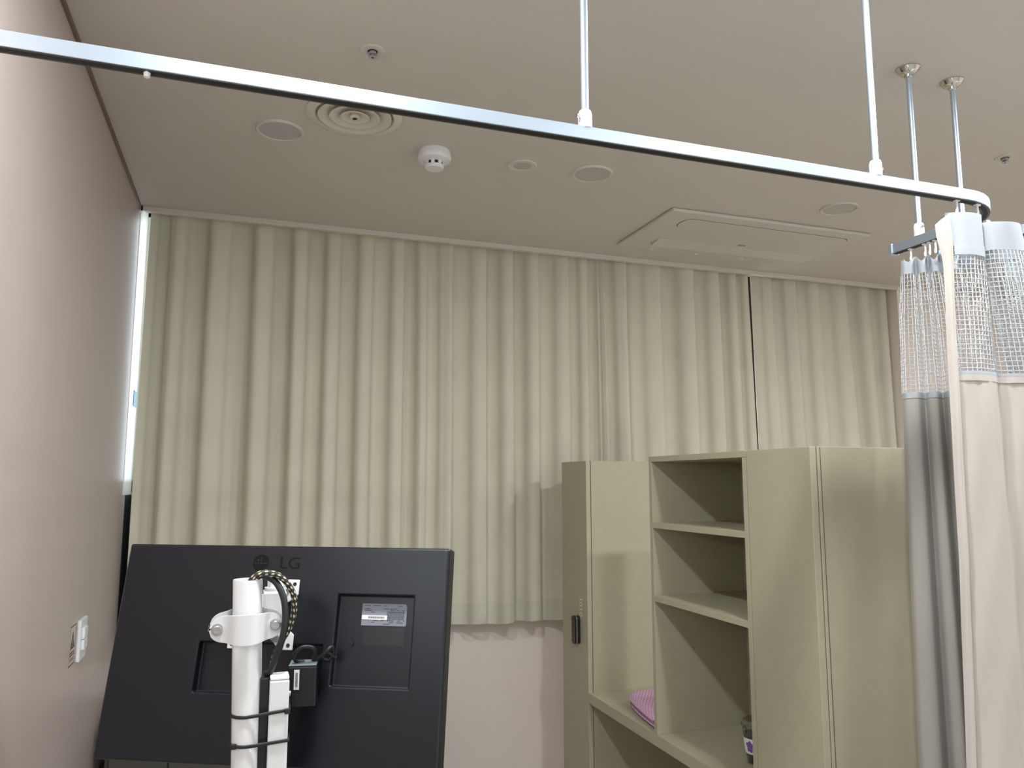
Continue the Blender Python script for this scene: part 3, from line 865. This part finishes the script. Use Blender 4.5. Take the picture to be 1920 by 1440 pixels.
# iced drink cup
cp = thing('drink_cup', 'clear takeaway cup of dark drink in a white sleeve, inside the lowest shelf bay', 'cup', (1.400, 1.930, .7685))
put('cup_wall', lathe(B(), [(.026, 0), (.027, .001), (.039, .098), (.041, .099), (.041, .101)], n=40, cap=False), 'clear_cup', cp, smooth=40)
put('drink', lathe(B(), [(.0245, .002), (.0352, .079), (0, .079)], n=40), 'coffee', cp, smooth=40)
put('lid', lathe(B(), [(.0425, .099), (.0425, .105), (.039, .107), (.036, .116), (.030, .119), (0, .120)], n=40, cap=False), 'clear_cup', cp, smooth=40)
def rr(z): return .0272 + (z - .001) * .1237 + .0009
put('sleeve', lathe(B(), [(rr(.028), .028), (rr(.070), .070), (rr(.070) - .0007, .070), (rr(.028) - .0007, .028)], n=48, cap=False), 'sleeve', cp, smooth=40)
bm = B()
blob = []
for i in range(40):
    a = 2 * math.pi * i / 40
    r = 1 + .16 * math.sin(5 * a + .5) + .08 * math.sin(3 * a)
    blob.append((.011 * r * math.cos(a), .015 * r * math.sin(a)))
def on_sleeve(u, v, d):
    z = .049 + v; R = rr(z) + .0006 + d; ang = math.radians(201) + u / R
    return (R * math.cos(ang), R * math.sin(ang), z)
prism(bm, blob, 0, .0004, on_sleeve)
put('printed_shape', bm, 'purple', cp)

# ------------------------------------------------------------------ low cabinet under the window
lc = thing('low_cabinet', 'low olive-grey cabinet under the window, seen below the monitor', 'cabinet', (.15, 3.02, 0))
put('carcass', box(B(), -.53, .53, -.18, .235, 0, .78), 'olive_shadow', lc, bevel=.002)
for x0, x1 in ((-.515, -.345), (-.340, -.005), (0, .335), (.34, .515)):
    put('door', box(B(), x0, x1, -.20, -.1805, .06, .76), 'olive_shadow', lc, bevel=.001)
put('plinth', box(B(), -.52, .52, -.1815, -.18, 0, .058), 'olive_dark', lc)

# ------------------------------------------------------------------ wall switch and warning sign
sw = thing('light_switch', 'white double rocker switch on the pink wall beside the warning sign', 'switch', (XL, 2.512, 1.115))
put('plate', box(B(), 0, .009, -.046, .046, -.056, .056), 'outlet', sw, bevel=.002)
for z0, z1, tilt in ((-.028, -.001, .003), (.001, .032, -.002)):
    put('rocker', box(B(), .008, .0155, -.024, .024, z0, z1), 'outlet', sw, bevel=.0025)
ws = thing('warning_sign', 'small outlined warning sticker with a dark triangle on the pink wall', 'sign', (XL, 2.404, 1.117))
put('sheet', box(B(), 0, .0008, -.037, .037, -.052, .052), 'sticker', ws)
bm = B()
for a in ((-.037, .037, .0495, .052), (-.037, .037, -.052, -.0485)): box(bm, .0007, .0012, a[0], a[1], a[2], a[3])
for a in ((-.037, -.0352), (.0352, .037)): box(bm, .0007, .0012, a[0], a[1], -.05, .05)
put('border', bm, 'print', ws)
bm = B(); prism(bm, [(-.025, -.008), (.025, -.008), (0, .036)], .0008, .0013, lambda u, v, d: (d, u, v))
put('triangle', bm, 'print', ws)
bm = B(); box(bm, .0013, .0017, -.002, .002, .004, .018); box(bm, .0013, .0017, -.002, .002, -.003, .001)
put('exclamation_mark', bm, 'sticker', ws)
bm = B()
for i, (u0, u1) in enumerate(((-.027, -.017), (-.014, -.004), (0, .010), (.014, .026))):
    box(bm, .0008, .0013, u0, u1, -.026, -.024); box(bm, .0008, .0013, u0, u1, -.019, -.017); box(bm, .0008, .0013, (u0 + u1) / 2 - .001, (u0 + u1) / 2 + .001, -.028, -.015)
for z in (-.034, -.039): box(bm, .0008, .0013, -.026, .026, z - .0009, z + .0009)
put('lettering', bm, 'print', ws)

# ------------------------------------------------------------------ monitor seen from behind
mo = thing('monitor', 'black computer monitor seen from behind, tilted on a white pole stand', 'monitor', (.0688, 1.3160, 1.4488))
mo.rotation_mode = 'XYZ'
mo.rotation_euler = (0, 0, 0)
Rm = Matrix.Rotation(-.45264, 4, 'Z') @ Matrix.Rotation(-.19589, 4, 'X') @ Matrix.Rotation(.0049, 4, 'Y')
mo.rotation_euler = Rm.to_euler('XYZ')
W2, H = .270, .325
REC = [(.095, .217, -.209, -.074, .014), (-.124, .078, -.224, -.150, .014)]
def shell():
    bm = B(); c = .004
    xs = sorted({-W2 + c, W2 - c} | {r[0] for r in REC} | {r[1] for r in REC})
    zs = sorted({-H + c, -c} | {r[2] for r in REC} | {r[3] for r in REC})
    V = {}
    def v(x, y, z):
        k = (round(x, 5), round(y, 5), round(z, 5))
        if k not in V: V[k] = bm.verts.new(k)
        return V[k]
    def q(*pts):
        try: bm.faces.new([v(*p) for p in pts])
        except ValueError: pass
    for i in range(len(xs) - 1):
        for j in range(len(zs) - 1):
            x0, x1, z0, z1 = xs[i], xs[i + 1], zs[j], zs[j + 1]
            inr = [r for r in REC if r[0] <= (x0 + x1) / 2 <= r[1] and r[2] <= (z0 + z1) / 2 <= r[3]]
            y = inr[0][4] if inr else 0
            q((x0, y, z0), (x1, y, z0), (x1, y, z1), (x0, y, z1))
    for r in REC:
        xr = [x for x in xs if r[0] <= x <= r[1]]; zr = [z for z in zs if r[2] <= z <= r[3]]
        for a, b in zip(xr[:-1], xr[1:]):
            q((a, 0, r[3]), (b, 0, r[3]), (b, r[4], r[3]), (a, r[4], r[3]))
            q((a, r[4], r[2]), (b, r[4], r[2]), (b, 0, r[2]), (a, 0, r[2]))
        for a, b in zip(zr[:-1], zr[1:]):
            q((r[0], 0, a), (r[0], r[4], a), (r[0], r[4], b), (r[0], 0, b))
            q((r[1], r[4], a), (r[1], 0, a), (r[1], 0, b), (r[1], r[4], b))
    # chamfer, sides, front
    xo = [-W2] + xs[1:-1] + [W2]; zo = [-H] + zs[1:-1] + [0]
    ch, dp = .003, .040
    for a, b, ao, bo in zip(xs[:-1], xs[1:], xo[:-1], xo[1:]):
        q((a, 0, -c), (b, 0, -c), (bo, ch, 0), (ao, ch, 0)); q((ao, ch, 0), (bo, ch, 0), (bo, dp, 0), (ao, dp, 0))
        q((ao, ch, -H), (bo, ch, -H), (b, 0, -H + c), (a, 0, -H + c)); q((ao, dp, -H), (bo, dp, -H), (bo, ch, -H), (ao, ch, -H))
    for a, b, ao, bo in zip(zs[:-1], zs[1:], zo[:-1], zo[1:]):
        q((-W2, ch, ao), (-W2 + c, 0, a), (-W2 + c, 0, b), (-W2, ch, bo)); q((-W2, dp, ao), (-W2, ch, ao), (-W2, ch, bo), (-W2, dp, bo))
        q((W2 - c, 0, a), (W2, ch, ao), (W2, ch, bo), (W2 - c, 0, b)); q((W2, ch, ao), (W2, dp, ao), (W2, dp, bo), (W2, ch, bo))
    ring = [(x, dp, -H) for x in xo] + [(W2, dp, z) for z in zo[1:]] + [(x, dp, 0) for x in xo[::-1][1:]] + [(-W2, dp, z) for z in zo[::-1][1:-1]]
    q(*ring)
    bmesh.ops.recalc_face_normals(bm, faces=bm.faces)
    return bm
put('back_shell', shell(), 'black_plastic', mo, bevel=.0025, segs=3)
put('screen', box(B(), -W2 + .006, W2 - .006, .0401, .0425, -H + .012, -.006), 'screen', mo)
lbl = put('rating_label', prism(B(), [(-.036, -.0165), (.0345, -.0165), (.036, -.015), (.036, .0135), (.033, .0165), (-.036, .0165)], .0132, .0139, lambda u, v, d: (u + .168, d, v - .1025)), 'label_grey', mo)
bm = B()
rnd = random.Random(5)
for i, z in enumerate((-.0895, -.094, -.0965, -.0995, -.1115, -.1145, -.117)):
    x = .136
    while x < .199:
        w = rnd.uniform(.004, .012)
        if rnd.random() < .75 and not (z < -.103 and x < .140): box(bm, x, min(x + w, .201), .0129, .0133, z, z + .0010)
        x += w + rnd.uniform(.002, .006)
for k in range(8): box(bm, .172, .200, .0129, .0133, -.098 - k * .0016, -.0974 - k * .0016)
put('small_print', bm, 'label_line', lbl)
put('barcode_strip', box(B(), .1325, .173, .0126, .0131, -.1100, -.1035), 'label_white', lbl)
bm = B(); x = .143
while x < .169:
    w = rnd.uniform(.0004, .0012); box(bm, x, x + w, .0122, .0127, -.1082, -.1052); x += w + rnd.uniform(.0004, .0009)
put('barcode', bm, 'label_line', lbl)
put('screw', lathe(B(), [(.0038, .014), (.0038, .0115), (.0016, .0115), (.0012, .0128), (0, .0128)], (.118, 0, -.146), 20, 'Y'), 'black_deep', mo, smooth=40)
put('embossed_notice', box(B(), .137, .203, .0134, .0139, -.1485, -.122), 'black_deep', mo)
# raised logo near the top edge
bm = B(); c0 = (-.038, -.028)
n = 40
def ringpts(r): return [(c0[0] + r * math.cos(2 * math.pi * i / n), c0[1] + r * math.sin(2 * math.pi * i / n)) for i in range(n)]
prism(bm, ringpts(.0145), -.0006, .0003, lambda u, v, d: (u, d, v))
put('logo_disc', bm, 'emboss', mo)
bm = B()
ro, ri = ringpts(.0152), ringpts(.0140)
a = [bm.verts.new((p[0], -.0009, p[1])) for p in ro]; b = [bm.verts.new((p[0], -.0009, p[1])) for p in ri]
for i in range(n): j = (i + 1) % n; bm.faces.new((a[i], a[j], b[j], b[i]))
box(bm, -.050, -.026, -.0010, -.0004, -.0292, -.0280)
box(bm, -.039, -.0375, -.0010, -.0004, -.0285, -.0195)
prism(bm, [(-.043 + .0016 * math.cos(k), -.0235 + .0016 * math.sin(k)) for k in [i * math.pi / 6 for i in range(12)]], -.001, -.0004, lambda u, v, d: (u, d, v))
put('logo_mark', bm, 'black_rubber', mo)
bm = text_bm('LG', .026)
bmesh.ops.transform(bm, matrix=Matrix.Translation((.010, -.0006, -.028)) @ Matrix.Rotation(math.pi / 2, 4, 'X') @ Matrix.Scale(1.15, 4, (1, 0, 0)), verts=bm.verts)
put('logo_letters', bm, 'emboss', mo)

# ------------------------------------------------------------------ white pole stand
ps = thing('monitor_stand', 'white tubular pole stand holding the monitor on a bolted clamp', 'stand', (.046, 1.18, 0))
PX, PY = .011 - .046, 0.0
lean = -.0345   # x shift per metre upwards
def on_pole(z): return Vector((.011 - .046 + (1.413 - z) * .033, 0, z))
bm = B(); rings = []
prof = [(.0200, .12), (.0200, .6), (.0200, 1.0), (.0200, 1.4125), (.0196, 1.4140), (.0178, 1.4140), (.0174, 1.4125), (.0172, 1.30)]
n = 40
for r, z in prof:
    p = on_pole(z)
    rings.append([bm.verts.new((p.x + r * math.cos(2 * math.pi * i / n), p.y + r * math.sin(2 * math.pi * i / n), z)) for i in range(n)])
for a, b in zip(rings[:-1], rings[1:]):
    for i in range(n): bm.faces.new((a[i], a[(i + 1) % n], b[(i + 1) % n], b[i]))
bm.faces.new(rings[0][::-1]); bm.faces.new(rings[-1])
bmesh.ops.recalc_face_normals(bm, faces=bm.faces)
put('pole', bm, 'white_steel', ps, smooth=40)
bp0 = on_pole(.12)
bm = B(); lathe(bm, [(.032, .03), (.032, .05), (.026, .12), (.0205, .135)], (bp0.x, 0, 0), 32)
put('pole_socket', bm, 'white_steel', ps, smooth=40)
bm = B()
for a in range(5):
    ang = math.radians(72 * a + 20)
    d = Vector((math.cos(ang), math.sin(ang), 0))
    tube(bm, [Vector((bp0.x, 0, .045)) + d * .02, Vector((bp0.x, 0, .05)) + d * .15, Vector((bp0.x, 0, .052)) + d * .27], .013, 10)
put('base', bm, 'white_steel', ps, smooth=40)
for a in range(5):
    ang = math.radians(72 * a + 20); d = Vector((math.cos(ang), math.sin(ang), 0)) * .262
    bm = B(); lathe(bm, [(.008, -.011), (.021, -.010), (.021, .010), (.008, .011)], (bp0.x + d.x, d.y, .0215), 20, 'X')
    put('caster', bm, 'black_rubber', ps, smooth=40)
# clamp plates
def clamp(sign, yoff, zc, w=.050, h=.0185, roll=-.02):
    bm = B(); nu, nv = 28, 8; th = .005; G2 = {}
    for side in (0, 1):
        for i in range(nu + 1):
            u = (i / nu * 2 - 1)
            x = u * w
            bul = .024 * math.exp(-(abs(x) / .0235) ** 4)
            e = abs(u)
            hh = h * (1 - .12 * math.cos(math.pi * min(1, abs(u) / .6)) * 0) * (math.sqrt(max(0.0, 1 - max(0, (e - .66) / .34) ** 2)) * .999 + .001)
            for j in range(nv + 1):
                vv = j / nv * 2 - 1
                y = sign * (yoff + bul + (th if side else 0))
                G2[side, i, j] = bm.verts.new((.0105 - .046 + .0015 + x, y, zc + vv * hh + roll * x * -1 + (.002 * math.cos(math.pi * u) if vv > 0 else -.002 * math.cos(math.pi * u)) * 1))
    for side in (0, 1):
        for i in range(nu):
            for j in range(nv):
                bm.faces.new((G2[side, i, j], G2[side, i + 1, j], G2[side, i + 1, j + 1], G2[side, i, j + 1]))
    for i in range(nu):
        for j in (0, nv): bm.faces.new((G2[0, i, j], G2[0, i + 1, j], G2[1, i + 1, j], G2[1, i, j]))
    for j in range(nv):
        for i in (0, nu): bm.faces.new((G2[0, i, j], G2[0, i, j + 1], G2[1, i, j + 1], G2[1, i, j]))
    bmesh.ops.recalc_face_normals(bm, faces=bm.faces)
    return bm
cf = put('front_clamp', clamp(-1, .0035, 1.349), 'white_steel', ps, smooth=45)
cb = put('rear_clamp', clamp(1, .0035, 1.352), 'white_steel', ps, smooth=45)
for bx, bz in ((-.0385, 1.348), (.0385, 1.3505)):
    x = .0105 - .046 + .0015 + bx
    bo = put('clamp_bolt', lathe(B(), [(.0082, -.0085), (.0082, -.0097), (.0060, -.0098), (.0060, -.0145), (.0052, -.0155), (.0030, -.0155), (.0030, -.0125), (0, -.0125)], (x, 0, bz), 24, 'Y'), 'silver', cf, smooth=30)
# swivel bracket between clamp and monitor plate
bx = .046 - .046
bm = B(); box(bm, -.012, .020, .020, .060, 1.336, 1.341); box(bm, -.012, .020, .020, .060, 1.386, 1.391); box(bm, -.012, .020, .016, .021, 1.336, 1.391)
put('bracket', bm, 'white_steel', ps, bevel=.001)
put('swivel', lathe(B(), [(.0115, 1.330), (.0115, 1.394), (.0125, 1.3945), (.0125, 1.396)], (.002, .046, 0), 28), 'white_steel', ps, smooth=40)
put('swivel_bolt', lathe(B(), [(.0085, 1.396), (.0085, 1.405), (.007, 1.4065), (0, 1.4065)], (.002, .046, 0), 6), 'white_steel', ps)
bm = B()
vs = [(-.010, .050, 1.330), (-.010, .050, 1.388), (.006, .106, 1.398), (.006, .106, 1.304)]
for dx in (.0, ):
    a = [bm.verts.new(p) for p in vs]; b = [bm.verts.new((p[0] + .017, p[1] - .008, p[2])) for p in vs]
    bm.faces.new(a); bm.faces.new(b[::-1])
    for i in range(4): bm.faces.new((a[i], b[i], b[(i + 1) % 4], a[(i + 1) % 4]))
bmesh.ops.recalc_face_normals(bm, faces=bm.faces)
put('tilt_arm', bm, 'white_steel', ps, bevel=.002)
# square mounting plate fixed flat on the monitor back (local frame of the monitor)
def plate_fn(u, v, d):
    p = mo_mat @ Vector((u - .022, d, v - .106)); return (p.x - .046, p.y - 1.18, p.z)
mo_mat = Matrix.Translation((.0688, 1.3160, 1.4488)) @ Rm
X = [(-.053, .053), (-.030, .053), (-.012, .030), (.012, .030), (.030, .053), (.053, .053), (.053, .030), (.030, .012), (.030, -.012), (.053, -.030), (.053, -.053), (.030, -.053), (.012, -.030), (-.012, -.030), (-.030, -.053), (-.053, -.053), (-.053, -.030), (-.030, -.012), (-.030, .012), (-.053, .030)]
pl = put('mount_plate', prism(B(), X, -.0042, -.0008, plate_fn), 'white_steel', ps, bevel=.001)
for u in (-.046, .046):
    for v in (-.046, .046):
        bm = B(); prism(bm, [(u + .0030 * math.cos(k * math.pi / 8), v + .0030 * math.sin(k * math.pi / 8)) for k in range(16)], -.0046, -.0040, plate_fn)
        put('plate_hole', bm, 'dark_hole', pl)
for u in (-.034, .034):
    for v in (-.034, .034):
        bm = B(); prism(bm, [(u + .0045 * math.cos(k * math.pi / 8), v + .0045 * math.sin(k * math.pi / 8)) for k in range(16)], -.0065, -.0040, plate_fn)
        put('plate_screw', bm, 'silver', pl)

# slim box strapped to the pole
st = thing('power_strip', 'narrow white-faced box with a black side strapped upright to the pole', 'power strip', (.058, 1.18, .70))
put('face', box(B(), -.0125, .0140, -.0240, .004, 0, .577), 'white_steel', st, bevel=.002)
put('body', box(B(), -.0250, -.0130, -.0150, .020, 0, .580), 'black_deep', st, bevel=.0015)
put('top_cap', box(B(), -.0120, .0135, -.0230, .004, .5772, .5830), 'white_plastic', st, bevel=.002)
put('side_bolt', lathe(B(), [(.004, .0141), (.004, .0165), (.002, .0168), (0, .0168)], (0, -.008, .555), 16, 'X'), 'silver', st, smooth=40)
put('paper_label', box(B(), -.008, .0125, -.0246, -.0240, .40, .455), 'label_grey', st)

def tie(label, zl, zr, head_right):
    pts = []
    cx = on_pole(zl).x + .046
    for a in range(90, 271, 15):
        aa = math.radians(a); pts.append((cx + .0212 * math.cos(aa), 1.18 + .0212 * math.sin(aa), zl))
    pts += [(cx + .018, 1.18 - .0235, zl + (zr - zl) * .3), (.050, 1.18 - .0255, zl + (zr - zl) * .7), (.0705, 1.18 - .0255, zr), (.0735, 1.18 - .022, zr), (.0735, 1.186, zr), (.060, 1.2025, zr), (.030, 1.2025, (zl + zr) / 2)]
    c = pts[0]
    t = thing('cable_tie', label, 'cable tie', (.03, 1.18, zl), 'black cable ties around the pole')
    off = Vector((.03, 1.18, zl))
    bm = tube(B(), [Vector(p) - off for p in smooth_path(pts, 3, True)], .0019, 8, True, squash=(.0013, .0024))
    put('strap', bm, 'black_rubber', t, smooth=50)
    hx, hz = (.0700, zr - .001) if head_right else (cx - .0165, zl)
    hy = 1.18 - .0275 if head_right else 1.18 - .0150
    put('head', box(B(), hx - .0038 - off.x, hx + .0038 - off.x, hy - .0025 - off.y, hy + .0025 - off.y, hz - .0035 - off.z, hz + .0035 - off.z), 'black_rubber', t, bevel=.001)
tie('upper black cable tie around the white pole, its head on the right', 1.2315, 1.2375, True)
tie('lower black cable tie around the white pole, its head on the left', 1.1930, 1.1975, False)

# power adapter behind the strip
ad = thing('power_adapter', 'black power adapter with a barcode sticker hanging beside the pole', 'power adapter', (.096, 1.232, 1.223), rot=(0, 0, math.radians(-10)))
put('case', box(B(), -.0205, .0205, -.016, .020, 0, .0575), 'black_deep', ad, bevel=.002)
put('top_face', box(B(), -.0200, .0200, -.0155, .0195, .0578, .0600), 'grey_top', ad, bevel=.001)
sk = put('sticker', box(B(), -.0115, -.0040, -.0168, -.0160, .025, .053), 'label_white', ad)
bm = B(); z = .029
while z < .050:
    w = rnd.uniform(.0004, .001); box(bm, -.0095, -.006, -.0173, -.0167, z, z + w); z += w + .0009
put('barcode', bm, 'label_line', sk)
cpts = [(.000, .004, .060), (-.012, -.004, .064), (-.012, -.010, .075), (-.002, -.011, .084), (.012, -.008, .083), (.017, .000, .074), (.012, .006, .063)]
put('cable_loop', tube(B(), smooth_path(cpts, 6), .0028, 10), 'black_rubber', ad, smooth=60)
cpts = [(.012, .008, .062), (.024, .004, .066), (.034, .000, .076), (.040, .004, .080), (.043, .010, .070), (.034, .012, .060), (.026, .010, .066), (.034, .006, .072), (.046, .014, .062)]
put('cable_bundle', tube(B(), smooth_path(cpts, 6), .0030, 10), 'black_rubber', ad, smooth=60)

# cables
def cable(name, label, pts, r, m, n=14):
    o = put(name, tube(B(), [Vector(p) - Vector(pts[0]) for p in smooth_path(pts, 10)], r, n), m, smooth=60)
    o.location = pts[0]
    return tag(o, label, 'cable')
cable('braided_cable', 'tan flecked braided cable looping out of the top of the white pole',
      [(.012, 1.176, 1.36), (.0135, 1.170, 1.405), (.020, 1.166, 1.4185), (.033, 1.166, 1.4235), (.050, 1.168, 1.4200), (.064, 1.172, 1.4080), (.0745, 1.178, 1.3890), (.0765, 1.182, 1.368), (.071, 1.186, 1.344), (.061, 1.196, 1.322), (.053, 1.206, 1.302), (.049, 1.214, 1.280)], .0043, 'braid', 16)
cable('black_cable', 'plain black cable curving down from the pole top to the strapped box',
      [(.026, 1.190, 1.4160), (.036, 1.181, 1.4170), (.050, 1.172, 1.408), (.0600, 1.166, 1.388), (.0635, 1.163, 1.362), (.0610, 1.163, 1.336), (.0545, 1.166, 1.312), (.0465, 1.172, 1.288), (.0405, 1.178, 1.2825)], .0047, 'black_rubber', 16)
